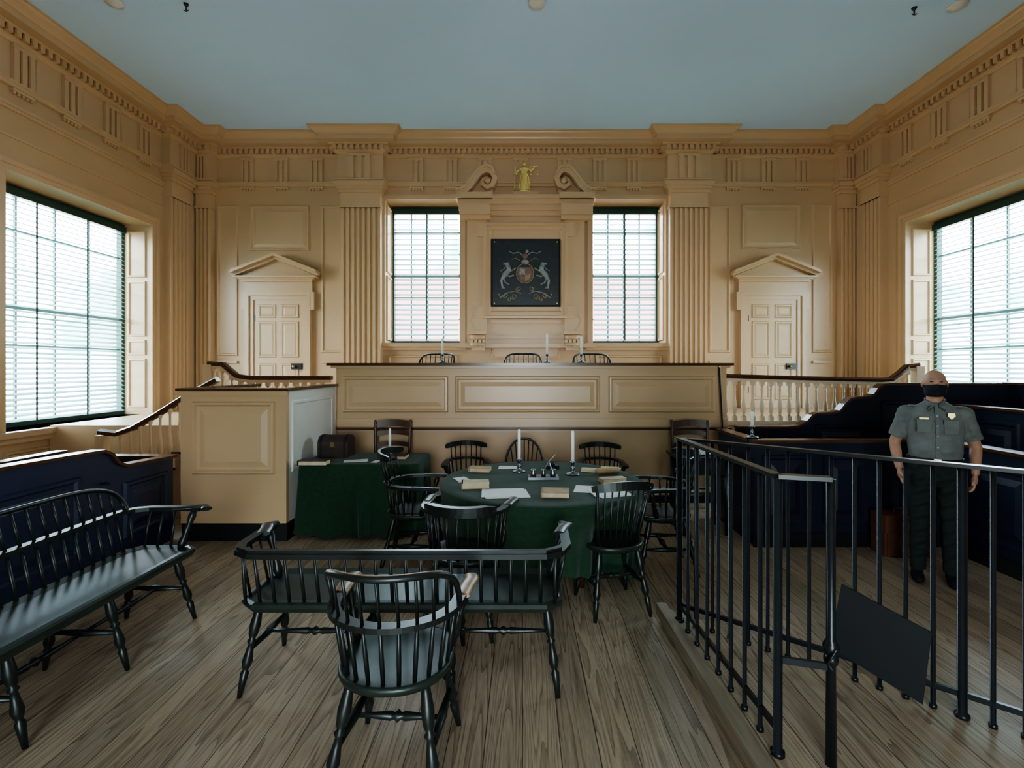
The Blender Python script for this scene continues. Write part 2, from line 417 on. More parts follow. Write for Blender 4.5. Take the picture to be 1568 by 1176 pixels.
for s in (-1,1):
    raw=[(-103,303),(-92,300),(-84,292),(-76,280),(-68,271),(-58,267),(-50,271),(-46,280),(-50,290),(-58,293),(-65,288),(-64,281),(-58,279),(-55,284)]
    P=[mB(U(805+s*x),Hh(y),.13) for x,y in raw]
    b.sweep(P,[(-.05,-.12),(.05,-.12),(.05,.12),(-.05,.12)],TAN2,up=(0,1,0),smooth=False,scales=[1.0,1.2,1.3,1.3,1.2,1.1,1,.9,.85,.75,.7,.6,.5,.4])
    P2=[mB(U(805+s*x),Hh(y-5),.20) for x,y in raw[:8]]
    b.sweep(P2,[(-.02,-.09),(.02,-.09),(.02,.09),(-.02,.09)],TAN2,up=(0,1,0),smooth=False)
    b.dprism(mB,[(U(805+s*x),Hh(y)) for x,y in [(-100,304),(-84,290),(-74,274),(-60,268),(-49,290),(-49,304)]],0,.10,TAN2)
    b.ell(mB(U(805+s*-57),Hh(283),.2),(.06,.05,.06),TAN2)
bx(786,824,299,305,0,.2)
b.obj('trim_overmantel')

b=MB(); gx,gz=U(803),Hh(299); gy=D-.13
def G(x,y,z): return (gx+x*1.1,gy+y,gz+z)
b.rings([(*G(q[0],0,q[1]),q[2],q[3]) for q in [(0,0,.11,.07),(0,.03,.11,.07),(0,.035,.10,.06),(.01,.15,.080,.055),(.01,.27,.062,.05),(0,.32,.045,.036),(0,.37,.060,.042),(0,.41,.070,.042),(0,.445,.058,.036),(0,.46,.022,.022),(0,.48,.020,.02)]],GOLD,16)
b.ell(G(0,0,.515),(.034,.038,.044),GOLD); b.ell(G(0,.02,.55),(.02,.025,.02),GOLD)
b.tube([G(.05,0,.43),G(.11,-.02,.38),G(.16,-.03,.44)],.020,GOLD)
b.tube([G(-.05,0,.43),G(-.12,-.02,.37),G(-.15,-.03,.31)],.020,GOLD)
b.tube([G(.22,-.03,.455),G(.16,-.03,.465),G(.10,-.03,.455)],.007,GOLD)
for q in (.105,.215): b.lathe(G(q,-.03,.30),G(q,-.03,.32),[(0,.01),(1,.03)],GOLD,8); b.tube([G(q,-.03,.32),G(q,-.03,.455)],.004,GOLD,4)
b.tube([G(-.16,-.03,.04),G(-.15,-.03,.46)],.009,GOLD); b.tube([G(-.19,-.03,.33),G(-.11,-.03,.33)],.008,GOLD)
for a in range(7):
    t=-.07+a*.023; b.tube([G(t*.7,-.045,.33),G(t*1.2,-.055,.04)],.009,GOLD,5)
b.tube([G(-.06,-.03,.42),G(0,-.05,.36),G(.06,-.05,.28),G(.08,-.04,.15)],.014,GOLD,6)
b.obj('gilded_justice_statue')

b=MB(); mp=lambda u,v,d:mB(u,v,d+.07)
x0,x1,z0,z1=U(755),U(855),Hh(468),Hh(370)
b.mbox(mB,x0-.03,x1+.03,z0-.03,z1+.03,.066,.075,BLACK)
b.mbox(mB,x0,x1,z0,z1,.07,.095,SLATE)
for ux in (x0+.03,x1-.03):
    for vz in (z0+.03,z1-.03): b.ell(mp(ux,vz,.03),(.012,.012,.012),GOLD,8,5)
cx,cz=U(804),Hh(421)
sc=1/84.
def pt(dx,dy,d=.03): return mp(cx+dx*sc, cz-dy*sc, d)
b.dprism(mp,[(cx+x*sc,cz-y*sc) for x,y in [(-11,-10),(11,-10),(12,2),(8,9),(0,14),(-8,9),(-12,2)]],.025,.032,PRED)
b.dprism(mp,[(cx+x*sc,cz-y*sc) for x,y in [(-8,-8),(0,-8),(0,1),(-9,1)]],.03,.036,HORSE)
b.dprism(mp,[(cx+x*sc,cz-y*sc) for x,y in [(0,1),(9,1),(6,8),(0,11)]],.03,.036,PGOLD)
for s in (-1,1):
    b.tube([pt(s*34,22),pt(s*36,10),pt(s*30,0),pt(s*24,-6),pt(s*27,-16),pt(s*33,-15)],.04,HORSE,8,[.4,.6,1.3,1.3,.9,.5])
    for (ax,ay,bx_,by) in ((24,-4,14,-9),(27,2,17,2),(32,6,24,16),(35,10,31,22)):
        b.tube([pt(s*ax,ay),pt(s*(ax+bx_)/2+s*2,(ay+by)/2+2),pt(s*bx_,by)],.015,HORSE,6)
    b.tube([pt(s*27,-17),pt(s*31,-8),pt(s*37,-4)],.01,HORSE,6)
    for (rx,ry,r) in ((17,34,5),(30,32,4.5),(10,22,4),(24,38,3)):
        b.tube([pt(s*(rx+r*math.cos(a*.7)*(1-a*.06)),ry+r*math.sin(a*.7)*(1-a*.06)) for a in range(12)],.008,PGOLD,6)
    b.tube([pt(s*3,-28),pt(s*10,-33),pt(s*18,-31),pt(s*24,-34)],.009,HORSE,6)
    b.tube([pt(s*8,-20),pt(s*14,-24),pt(s*20,-22)],.008,PGOLD,6)
    b.tube([pt(s*6,30),pt(s*14,26),pt(s*26,28),pt(s*38,36),pt(s*40,30)],.010,HORSE,6)
b.tube([pt(13*math.cos(a*.3),-1+15*math.sin(a*.3)) for a in range(22)],.010,PGOLD,6)
b.ell(pt(0,-18),(.07,.01,.045),HORSE); b.ell(pt(0,-27),(.05,.01,.05),PRED); b.ell(pt(3,-34),(.03,.01,.03),HORSE)
b.obj('coat_of_arms_painting')

# ---------------------------------------------------------------- platform, bench
b=MB(); b.box(XL+.02,XR-.02,6.2,D-.02,0,.87,TAN); b.obj('floor_judges_platform')
b=MB()
FX0,FX1=-2.21,2.42; FY=5.81
b.box(FX0,FX1,FY,FY+.09,.90,1.60,TAN)
b.box(FX0,FX0+.09,FY+.09,6.18,.90,1.60,TAN); b.box(FX1-.09,FX1,FY+.09,6.18,.90,1.60,TAN)
b.box(FX0-.09,FX1+.06,FY-.07,FY+.30,1.625,1.655,CAPW)
b.box(FX0-.05,FX1+.03,FY-.04,FY+.28,1.595,1.625,TAN2)
b.box(FX0-.02,FX1+.02,FY-.10,FY+.1,.872,.90,CAPW)
b.box(FX0,FX1,FY-.04,FY+.1,.84,.872,TAN2)
b.box(FX0,FX1,FY+.03,FY+.36,0,.84,TAN)
mF=lambda u,v,d:(u,FY-d,v)
for u0,u1 in ((FX0+.08,-.88),(-.80,.92),(1.02,2.28)): b.panel(mF,u0,u1,1.07,1.50,RAISE,TAN2)
b.box(FX0,FX1,FY-.02,FY,.90,1.0,TAN2)
b.box(FX0,FX1,FY-.01,FY+.03,.09,.17,WHITE); b.box(FX0,FX1,FY-.012,FY+.03,0,.09,BASEB)
b.obj('judges_bench')

def balustrade(name, pts, z_base, spacing=.115, y=6.22, zr=None, mat=TAN2):
    b=MB(); P=[]
    for i in range(len(pts)-1):
        for t in range(6): P.append((pts[i][0]+(pts[i+1][0]-pts[i][0])*t/6, pts[i][1]+(pts[i+1][1]-pts[i][1])*t/6))
    P.append(pts[-1])
    b.sweep([(x,y,z) for x,z in P],[(-.035,-.03),(.035,-.03),(.045,0),(.035,.022),(-.035,.022),(-.045,0)],CAPW,smooth=False)
    b.sweep([(x,y,z-.045) for x,z in P],[(-.03,-.02),(.03,-.02),(.03,.02),(-.03,.02)],mat,smooth=False)
    b.box(min(p[0] for p in pts),max(p[0] for p in pts),y-.05,y+.05,z_base,z_base+.05,mat)
    x=pts[0][0]+.06
    def zat(x):
        for i in range(len(pts)-1):
            if pts[i][0]<=x<=pts[i+1][0]:
                t=(x-pts[i][0])/(pts[i+1][0]-pts[i][0]); return pts[i][1]+t*(pts[i+1][1]-pts[i][1])
        return pts[-1][1]
    while x<pts[-1][0]-.03:
        zt=zat(x)-.06; zb=z_base+.05; 
        b.obox((x,y,zb+.03),(.05,.05,.06),0,mat); b.obox((x,y,zt-.025),(.05,.05,.05),0,mat)
        b.lathe((x,y,zb+.06),(x,y,zt-.05),[(0,.022),(.06,.014),(.12,.024),(.35,.030),(.55,.016),(.8,.012),(.86,.02),(.92,.012),(1,.018)],mat,8)
        x+=spacing
    b.box(pts[-1][0]-.05,pts[-1][0]+.05,y-.05,y+.05,z_base,pts[-1][1]-.02,mat) if pts[-1][1]>pts[0][1] else b.box(pts[0][0]-.05,pts[0][0]+.05,y-.05,y+.05,z_base,pts[0][1]-.02,mat)
    return b
BALW=M('baluster_paint',(.66,.52,.38),.35,.03)
b=balustrade('x',[(2.52,1.50),(3.6,1.47),(4.55,1.45),(4.68,1.46),(4.78,1.53),(4.88,1.62),(5.02,1.64)],.875,mat=BALW)
b.obj('balustrade')
b=balustrade('x',[(-3.98,1.66),(-3.80,1.65),(-3.72,1.58),(-3.62,1.50),(-3.45,1.475),(-2.42,1.475)],.875)
b.obj('balustrade')

b=MB(); x0,x1,y0,y1=-3.14,-2.17,4.5,5.69
b.box(x0,x1,y0,y0+.06,.17,1.385,TAN); b.box(x1-.06,x1,y0+.06,y1,.17,1.385,WHITE); b.box(x0,x0+.06,y0+.06,y1,.17,1.385,TAN)  # right side whitened: window light put into its colour
b.box(x0,x1,y0+.015,y1,0,.17,BASEB)
b.panel(lambda u,v,d:(u,y0-d,v),x0+.11,x1-.10,.62,1.29,RAISE,TAN2)
b.panel(lambda u,v,d:(x1+d,u,v),y0+.1,y1-.1,.62,1.29,[(0,0),(.01,.012),(.03,.012),(.04,.003)],WHITE)  # side panel whitened the same way, as if lit
b.box(x0-.03,x1+.03,y0-.03,y0+.11,1.385,1.412,CAPW); b.box(x1-.10,x1+.03,y0+.11,y1,1.385,1.412,CAPW); b.box(x0-.03,x0+.10,y0+.11,y1,1.385,1.412,CAPW)
b.box(x0-.015,x1+.015,y0-.015,y0,1.35,1.385,TAN2)
b.obj('witness_box')

b=MB(); sy=5.22
for i in range(5):
    xx=-4.45+i*.25; b.box(xx,-3.2,sy,sy+.9,i*.17,(i+1)*.17,TAN); b.box(xx-.03,xx+.25,sy-.02,sy+.9,(i+1)*.17,(i+1)*.17+.025,CAPW)
hp=[(-4.50,.92),(-4.32,.90),(-4.15,.96),(-3.9,1.10),(-3.6,1.29),(-3.25,1.48)]
b.sweep([(x,sy,z) for x,z in hp],[(-.035,-.03),(.035,-.03),(.04,.01),(0,.03),(-.04,.01)],CAPW,smooth=False)
for i in range(10):
    x=-4.28+i*.105; zt=.88+(x+4.3)*.56; zb=(int((x+4.45)/.25)+1)*.17+.02
    b.obox((x,sy,zb+.03),(.04,.04,.06),0,TAN2)
    b.lathe((x,sy,zb+.05),(x,sy,zt),[(0,.02),(.1,.012),(.3,.026),(.55,.013),(.85,.011),(.92,.02),(1,.014)],TAN2,8)
b.box(-4.52,-4.43,sy-.045,sy+.045,0,.88,TAN2)
b.obj('staircase')

# ---------------------------------------------------------------- windsor furniture
LEG=[(0,.015),(.08,.019),(.22,.026),(.33,.021),(.37,.013),(.40,.022),(.43,.013),(.50,.017),(.62,.025),(.68,.018),(.71,.012),(.74,.020),(1,.011)]
STR=[(0,.009),(.2,.011),(.42,.018),(.46,.012),(.5,.024),(.54,.012),(.58,.018),(.8,.011),(1,.009)]
STR2=[(0,.009),(.5,.021),(1,.009)]
RECT=lambda a,c:[(-a,-c),(a,-c),(a,c),(-a,c)]
RND=lambda a,c,n=10:[(a*math.cos(2*math.pi*i/n),c*math.sin(2*math.pi*i/n)) for i in range(n)]
def leg(b,top,bot,mat): b.lathe(top,bot,LEG,mat,12)
def seat(b,w,d,z,mat):
    n=36; o=[]
    for i in range(n):
        a=2*math.pi*i/n; c,s=math.cos(a),math.sin(a); e=.72 if s>0 else .9
        o.append((w*math.copysign(abs(c)**e,c), d*math.copysign(abs(s)**e,s)))
    vs=[];zz=[(z-.045,.86),(z-.03,.97),(z-.012,1.0),(z,.985),(z+.002,.93),(z-.010,.72),(z-.016,.3)]
    for h,k in zz: vs+=[(x*k,y*k,h) for x,y in o]
    fs=[(i*n+j,i*n+(j+1)%n,(i+1)*n+(j+1)%n,(i+1)*n+j) for i in range(len(zz)-1) for j in range(n)]
    fs+=[tuple(range(n)),tuple(range((len(zz)-1)*n,len(zz)*n))]
    b.add(vs,fs,mat,True)
def chair(name, loc, rz, style='sack', zarm=.66, top=.84, w=.27, d=.21, mat=None, crestmat=None, scale=1.0, seatm=None, lean=.30):
    mat=mat or DARK; cm=crestmat or mat; b=MB(); sm=seatm or SEATG
    seat(b,w*.95,d*1.05,.45,sm)
    L={}
    for sx in (-1,1):
        for sy in (-1,1):
            t=Vector((sx*w*.60,sy*d*.62,.425)); q=Vector((sx*w*.88,sy*d*1.08,0)); leg(b,t,q,mat); L[(sx,sy)]=(t,q)
    def at(k,z): t,q=L[k]; return t.lerp(q,(t.z-z)/t.z)
    A=[]
    for sx in (-1,1):
        p=at((sx,-1),.20); q=at((sx,1),.20); b.lathe(p,q,STR2,mat,8); A.append((p+q)/2)
    b.lathe(A[0],A[1],STR,mat,8)
    arc=lambda a:(w*1.04*math.sin(a), -d*1.05*math.cos(a))
    bow=lambda f: zarm+(top-zarm)*max(0,1-abs(f)**4)**.55
    if style in('sack','low','comb'):
        P=[(-w*1.12,d*.95,zarm-.008),(-w*1.10,d*.55,zarm)]
        P+=[(*arc(math.radians(a)),zarm) for a in range(-90,91,9)]
        P+=[(w*1.10,d*.55,zarm),(w*1.12,d*.95,zarm-.008)]
        b.sweep(P,RECT(.024,.011),mat,smooth=False)
        for s in (-1,1):
            b.sweep([(s*w*1.07,d*.15,zarm+.003),(s*w*1.10,d*.55,zarm+.003),(s*w*1.15,d*.9,zarm),(s*w*1.10,d*1.12,zarm-.004)],RND(.034,.013),cm if crestmat else mat)
            b.lathe((s*w*.86,d*.45,.45),(s*w*1.10,d*.72,zarm),[(0,.016),(.15,.024),(.4,.014),(.48,.021),(.56,.014),(.8,.022),(1,.012)],mat)
            b.lathe((s*w*.88,d*.12,.45),(s*w*1.08,d*.2,zarm),[(0,.007),(1,.007)],mat,6)
        N=11
        for i in range(N):
            a=math.radians(-78+156*i/(N-1)); x,y=arc(a); s0=(x*.86,y*.84,.445)
            b.lathe(s0,(x,y,zarm),[(0,.008),(.4,.0095),(1,.007)],mat,6)
            if style=='sack' and abs(a)<1.2:
                zt=bow(a/math.radians(84))
                b.lathe((x,y,zarm),(x*1.04,y-(zt-zarm)*lean,zt),[(0,.007),(1,.006)],mat,6)
            if style=='comb' and abs(a)<1.0:
                b.lathe((x,y,zarm),(x*1.05,y-.06,top),[(0,.007),(1,.006)],mat,6)
        if style=='sack':
            Q=[]
            for i in range(33):
                f=-1+2*i/32; f=math.copysign(1-(1-abs(f))**1.6,f) if f else 0
                a=f*math.radians(84); x,y=arc(a); zt=bow(f)
                Q.append((x*1.04,y-(zt-zarm)*lean,zt))
            b.sweep(Q,RND(.012,.013),mat)
            if crestmat:
                Q2=[(q[0],q[1]+.0030,q[2]+.0002) for q in Q[8:25]]; b.sweep(Q2,RND(.0120,.0130),cm)
        if style=='comb':
            Q=[]
            for i in range(13):
                a=math.radians(-66+132*i/12); x,y=arc(a); Q.append((x*1.12,y-.06,top+.01*math.cos(a*2)))
            b.sweep(Q,RECT(.010,.026),cm,smooth=False,scales=[.7]+[1]*11+[.7])
        if style=='low':
            Q=[(*arc(math.radians(a)),zarm+.022) for a in range(-62,63,8)]
            b.sweep(Q,RECT(.020,.022),cm,smooth=False,scales=[.5,.8]+[1.15]*(len(Q)-4)+[.8,.5])
    elif style in('fan','hoop'):
        Q=[]
        for i in range(9):
            f=-1+2*i/8; x0=w*.62*f; y0=-d*.80+ .05*f*f
            if style=='fan':
                x1=w*.82*f; y1=-d*1.35+.04*f*f; z1=top
                r=.013 if abs(f)==1 else .007
                b.lathe((x0,y0,.44),(x1,y1,z1),[(0,r*.9),(.3,r*1.2),(1,r*.8)],mat,7)
            else:
                z1=.45+(top-.45)*(1-abs(f)**3)**.5; x1=w*.85*f*(1 if abs(f)<1 else .8)
                if abs(f)<1: b.lathe((x0*.85,y0,.44),(x1*.9,-d*.8-(z1-.45)*.28,z1),[(0,.008),(1,.006)],mat,6)
        if style=='fan':
            for i in range(13):
                f=-1.15+2.3*i/12; Q.append((w*.84*f,-d*1.36+.045*f*f,top+.02*(1-f*f)))
            b.sweep(Q,RECT(.009,.028),cm,smooth=False,scales=[.6,.9]+[1]*9+[.9,.6])
        else:
            for i in range(25):
                th=math.pi*i/24; x=-w*.80*math.cos(th)*(1 if 0<i<24 else .85); z=.45+(top-.45)*math.sin(th)**.75
                Q.append((x,-d*.8-(z-.45)*.28,z))
            b.sweep(Q,RND(.012,.012),cm)
    return b.obj(name,loc,rz,scale)

def settee(name, loc, rz, L, d=.24, zarm=.70, top=None, legs=4):
    b=MB(); mat=DARK; h=L/2
    n=[(-h,-d*.7),(-h+.08,-d),(h-.08,-d),(h,-d*.7),(h,d*.75),(h-.05,d),(-h+.05,d),(-h,d*.75)]
    vs=[(x*.985,y*.96,.405) for x,y in n]+[(x,y,.425) for x,y in n]+[(x,y,.445) for x,y in n]+[(x*.985,y*.93,.452) for x,y in n]+[(x*.95,y*.7,.440) for x,y in n]
    k=8; fs=[(i*k+j,i*k+(j+1)%k,(i+1)*k+(j+1)%k,(i+1)*k+j) for i in range(4) for j in range(k)]+[tuple(range(8)),tuple(range(32,40))]
    b.add(vs,fs,SEATG)
    xs=[-h*.90+ (h*1.8)*i/(legs-1) for i in range(legs)]
    mids=[]
    for i,x in enumerate(xs):
        sp=.06*(x/h)
        A=[]
        for sy in (-1,1):
            t=Vector((x,sy*d*.62,.41)); q=Vector((x+sp+.0,sy*d*1.02,0)); leg(b,t,q,mat); A.append(t.lerp(q,.5))
        b.lathe(A[0],A[1],STR2,mat,8); mids.append((A[0]+A[1])/2)
    for i in range(0,legs-1,2 if legs==4 else 1): b.lathe(mids[i],mids[i+1],STR,mat,8)
    P=[(-h-.03,d*.95,zarm-.005),(-h-.025,d*.4,zarm),(-h-.02,-d*.55,zarm),(-h+.015,-d*.92,zarm),(-h+.09,-d*1.12,zarm)]
    m_=12; P+=[(-h+.09+(L-.18)*i/m_,-d*1.14,zarm) for i in range(1,m_)]
    P+=[(-x,y,z) for x,y,z in reversed(P[:5])]
    b.sweep(P,RECT(.025,.012),mat,smooth=False)
    if not top: b.sweep([(x,y,z+.012) for x,y,z in P[3:-3]],RECT(.014,.014),mat,smooth=False)
    for s in (-1,1):
        b.sweep([(s*(h+.0),d*.2,zarm+.004),(s*(h+.025),d*.6,zarm+.004),(s*(h+.06),d*.95,zarm),(s*(h+.02),d*1.12,zarm-.004)],RND(.036,.014),mat)
        b.lathe((s*(h-.05),d*.55,.44),(s*(h+.03),d*.75,zarm),[(0,.016),(.15,.026),(.4,.014),(.48,.022),(.56,.014),(.8,.024),(1,.012)],mat)
        for y in (.2,-.2,-.58):
            b.lathe((s*(h-.03),d*y,.44),(s*(h+.022),d*y,zarm),[(0,.008),(1,.007)],mat,6)
    N=int(L/.075)
    for i in range(N+1):
        x=-h+.04+(L-.08)*i/N
        b.lathe((x,-d*.88,.44),(x,-d*1.14 if 0<i<N else -d*1.0,zarm),[(0,.009),(.4,.010),(1,.008)],mat,6)
        if top:
            f=(x/(h-.02)); zt=zarm+(top-zarm)*max(0,1-abs(f)**9)**.5
            b.lathe((x,-d*1.14,zarm),(x,-d*1.14-(zt-zarm)*.3,zt),[(0,.008),(1,.007)],mat,6)
    if top:
        Q=[]
        for i in range(49):
            f=-1+2*i/48; f=math.copysign(1-(1-abs(f))**2,f); zt=zarm+(top-zarm)*max(0,1-abs(f)**9)**.5
            Q.append((f*(h-.02),-d*1.14-(zt-zarm)*.3,zt))
        b.sweep(Q,RND(.013,.015),mat)
    return b.obj(name,loc,rz)

chair('windsor_armchair',(-.50,1.97,0),math.radians(-2),'sack',zarm=.67,top=.865,w=.235,d=.215,crestmat=WORN,lean=.25)
settee('windsor_settee',(-.60,2.60,0),0,1.60,d=.22,zarm=.70)
settee('windsor_settee',(-2.31,2.06,0),-math.pi/2,2.25,d=.215,zarm=.68,top=.87,legs=5)
chair('windsor_armchair',(-.36,3.09,0),math.radians(-8),'low',zarm=.73,w=.245,d=.20,top=.75)
chair('windsor_side_chair',(.60,3.30,0),math.radians(12),'fan',top=.84,w=.215,d=.18)
chair('windsor_armchair',(-.88,4.0,0),-math.pi/2,'comb',zarm=.67,top=.90,w=.22)
chair('windsor_armchair',(1.12,3.93,0),math.pi/2,'comb',zarm=.67,top=.90,w=.22)
chair('windsor_armchair',(-.57,5.02,0),math.pi+.15,'comb',zarm=.64,top=.78,w=.20)
chair('windsor_side_chair',(.02,5.14,0),math.pi,'hoop',top=.82,w=.26)
chair('windsor_armchair',(.80,4.99,0),math.pi-.1,'comb',zarm=.64,top=.77,w=.20)
for x,w_ in ((-1.22,.24),(.0,.25),(.98,.25)):
    chair('windsor_armchair',(x,6.85,.87),math.pi+random.uniform(-.1,.1),'sack',zarm=.66,top=.93,w=w_)

def ladderback(loc,rz):
    b=MB()
    for s in (-1,1):
        b.lathe((s*.18,-.17,0),(s*.20,-.20,1.0),[(0,.017),(.1,.02),(.9,.018),(.94,.012),(.97,.02),(1,.008)],BROWN)
        b.lathe((s*.21,.17,0),(s*.21,.17,.47),[(0,.02),(.5,.017),(.8,.024),(1,.02)],BROWN)
        b.tube([(s*.185,-.18,.2),(s*.21,.17,.2)],.010,BROWN,6)
    b.tube([(-.21,.17,.25),(.21,.17,.25)],.014,BROWN,8); b.tube([(-.185,-.18,.22),(.185,-.18,.22)],.010,BROWN,6)
    for z,hh in ((.58,.022),(.71,.024),(.84,.026),(.945,.038)):
        b.sweep([(-.195+.39*i/10,-.185-.02*(z-.5)/.5-.015*math.sin(math.pi*i/10),z+.02*math.sin(math.pi*i/10)) for i in range(11)],RECT(.006,hh),BROWN,smooth=False)
    b.hexa([(-.18,-.17,.44),(.18,-.17,.44),(.21,.18,.44),(-.21,.18,.44),(-.18,-.17,.47),(.18,-.17,.47),(.21,.18,.47),(-.21,.18,.47)],RUSH)
    return b.obj('ladderback_chair',loc,rz)
ladderback((-1.48,5.44,0),math.pi+.06); ladderback((1.90,5.42,0),math.pi-.1)

# ---------------------------------------------------------------- cloth covered tables
def cloth(name, c, outline, h, hem, k=18, amp=.045, taper=-.04, dent=None):
    b=MB(); n=288; vs=[]; 
    sc=[(0.001,0),(.3,0),(.6,0),(.9,0),(.985,0),(1.0,-.012)]
    for q,dz in sc:
        for i in range(n):
            x,y=outline(2*math.pi*i/n); vs.append((c[0]+x*q,c[1]+y*q,h+dz))
    S=14
    for j in range(1,S+1):
        t=j/S
        for i in range(n):
            a=2*math.pi*i/n; x,y=outline(a); r=math.hypot(x,y)
            f=.6*math.sin(k*a+1.4*math.sin(3*a))+.4*math.sin((k*2-3)*a+2*math.cos(2*a))*t+.3*math.sin(5*a+1)
            dr=amp*(t**.8)*f+taper*t
            if dent: dr-=dent(a)*min(1,t*2.6)
            q=1+dr/r; vs.append((c[0]+x*q,c[1]+y*q,(h-.012)+(hem(a)-h+.012)*t))
    R=len(sc)+S
    fs=[(i*n+j,i*n+(j+1)%n,(i+1)*n+(j+1)%n,(i+1)*n+j) for i in range(R-1) for j in range(n)]
    b.add(vs,fs,CLOTH,True)
    return b
TH=.72
def gd(a,deg,wd): 
    q=(a-math.radians(deg)+math.pi)%(2*math.pi)-math.pi; return math.exp(-(q/wd)**2)
b=cloth('x',(.15,3.85),lambda a:(.79*math.cos(a),.79*math.sin(a)),TH,
        lambda a:.03+.24*max(0,-math.sin(a))**2+.02*math.sin(7*a),k=17,amp=.045,taper=-.04,
        dent=lambda a:.22*gd(a,311,.30)+.07*gd(a,235,.3)+.08*gd(a,3,.3)+.08*gd(a,172,.3))
for i in range(4):
    a=math.pi/4+i*math.pi/2; b.lathe((.15+.4*math.cos(a),3.85+.4*math.sin(a),0),(.15+.4*math.cos(a),3.85+.4*math.sin(a),.70),[(0,.02),(.5,.03),(1,.025)],BROWN)
b.obj('round_table_with_green_cloth')
def rrect(a_,b_,n=12):
    def f(t):
        c,s=math.cos(t),math.sin(t); r=1/((abs(c/a_)**n+abs(s/b_)**n)**(1/n)); return (r*c,r*s)
    return f
b=cloth('x',(-1.53,4.86),rrect(.57,.32),.70,lambda a:.015+.015*math.sin(9*a)+.02,k=13,amp=.05,taper=.0)
for sx in (-.45,.45):
    for sy in (-.22,.22): b.lathe((-1.53+sx,4.86+sy,0),(-1.53+sx,4.86+sy,.68),[(0,.02),(.5,.03),(1,.025)],BROWN)
b.obj('clerk_table_with_green_cloth')
b=MB()
b.box(1.48,2.0,4.62,5.05,.72,.75,DARK)
for x in (1.53,1.95):
    for y in (4.67,5.0): b.lathe((x,y,0),(x,y,.72),[(0,.02),(.5,.03),(1,.025)],DARK)
b.box(1.53,1.95,4.66,4.68,.58,.72,DARK); b.box(1.53,1.95,4.99,5.01,.58,.72,DARK)
b.obj('writing_desk')

def ont(x,y,h=TH):
    s=(y-563)/(1.6-h); return ((x-800)/s, 750/s)
def papers(x,y,w,d,rz,mat=PAPER,n=2,h=TH,name='paper_sheets'):
    X,Y=ont(x,y,h); b=MB()
    for i in range(n):
        b.obox((X+random.uniform(-.02,.02)*i,Y+random.uniform(-.02,.02)*i,h+.003+.002*i),(w,d,.0015),rz+random.uniform(-.2,.2)*i,mat)
    b.obj(name)
def book(x,y,w,d,t,rz,mat=LEATH,h=TH,name='book'):
    X,Y=ont(x,y,h); b=MB(); c=Matrix.Rotation(rz,3,'Z')
    b.obox((X,Y,h+.003+t*.06),(w,d,t*.12),rz,mat); b.obox((X,Y,h+.003+t*.94),(w,d,t*.12),rz,mat)
    p=c@Vector((.004,0,0)); b.obox((X+p.x,Y+p.y,h+.003+t*.5),(w-.012,d-.012,t*.78),rz,PAPER2)
    p=c@Vector((-w/2+.004,0,0)); b.obox((X+p.x,Y+p.y,h+.003+t*.5),(.010,d,t),rz,mat)
    b.obj(name)
def candle(x,y,h=TH,H=.33,pos=None):
    X,Y=pos if pos else ont(x,y,h); b=MB(); z=h+.002
    b.lathe((X,Y,z),(X,Y,z+.11),[(0,.055),(.08,.055),(.12,.05),(.16,.018),(.35,.012),(.45,.022),(.55,.012),(.85,.014),(.9,.026),(1,.02)],PEWTER,14)
    b.lathe((X,Y,z+.105),(X,Y,z+H),[(0,.014),(.97,.012),(1,.007)],WAX,10)
    b.tube([(X,Y,z+H),(X+.002,Y,z+H+.012)],.0015,BLACK,5)
    b.obj('candlestick')
candle(795,723,H=.36); candle(877,727,H=.36); candle(597,703,.70,.30)
candle(0,0,1.655,.30,(-.98,6.0)); candle(0,0,1.655,.36,(.30,5.98)); candle(0,0,1.655,.33,(.72,6.0)); candle(0,0,.955,.24,(2.11,4.50))
papers(776,757,.30,.22,.15,n=3); papers(778,716,.16,.12,-.1,n=2); papers(936,718,.16,.12,-.3,PAPER2,n=2); papers(936,756,.24,.20,.3,n=3)
papers(894,750,.13,.18,-.2,n=2); papers(708,735,.10,.16,.4,n=2); papers(545,706,.22,.12,.2,h=.70); papers(576,707,.06,.12,-.1,h=.70,n=1)
book(728,746,.20,.13,.04,.12,PAPER2); book(850,759,.19,.15,.035,-.08,LEATH); book(735,722,.18,.11,.035,-.15,LEATH); book(938,738,.20,.09,.03,.25,LEATH); book(905,722,.16,.10,.02,-.2,PAPER2)
book(616,702,.10,.18,.035,0,LEATHD,.70); book(481,712,.26,.12,.045,0,LEATHD,.70)
b=MB(); b.obox((1.70,4.82,.775),(.24,.18,.03),.2,PAPER); b.obox((1.70,4.82,.757),(.25,.19,.008),.2,LEATHD); b.obj('thick_book')
X,Y=ont(928,729); b=MB(); b.lathe((X-.07,Y+.045,TH+.028),(X+.12,Y+.09,TH+.028),[(0,.026),(.3,.024),(1,.026)],LEATH,12); b.obj('rolled_document')
X,Y=ont(832,733); b=MB(); b.obox((X,Y,TH+.012),(.24,.12,.02),0,PEWTER)
for q,r in ((-.08,.022),(0,.018),(.075,.024)): b.lathe((X+q,Y,TH+.02),(X+q,Y,TH+.075),[(0,r),(.5,r*1.15),(.8,r*.7),(1,r)],PEWTER,12)
b.sweep([(X,Y,TH+.06),(X+.04,Y+.01,TH+.13),(X+.10,Y+.02,TH+.19)],RECT(.011,.0015),PEWTER,scales=[.3,1,.3],smooth=False)
b.sweep([(X+.07,Y,TH+.06),(X+.05,Y+.01,TH+.12),(X-.01,Y+.02,TH+.18)],RECT(.011,.0015),PEWTER,scales=[.3,1,.3],smooth=False)
b.obj('inkstand_with_quills')
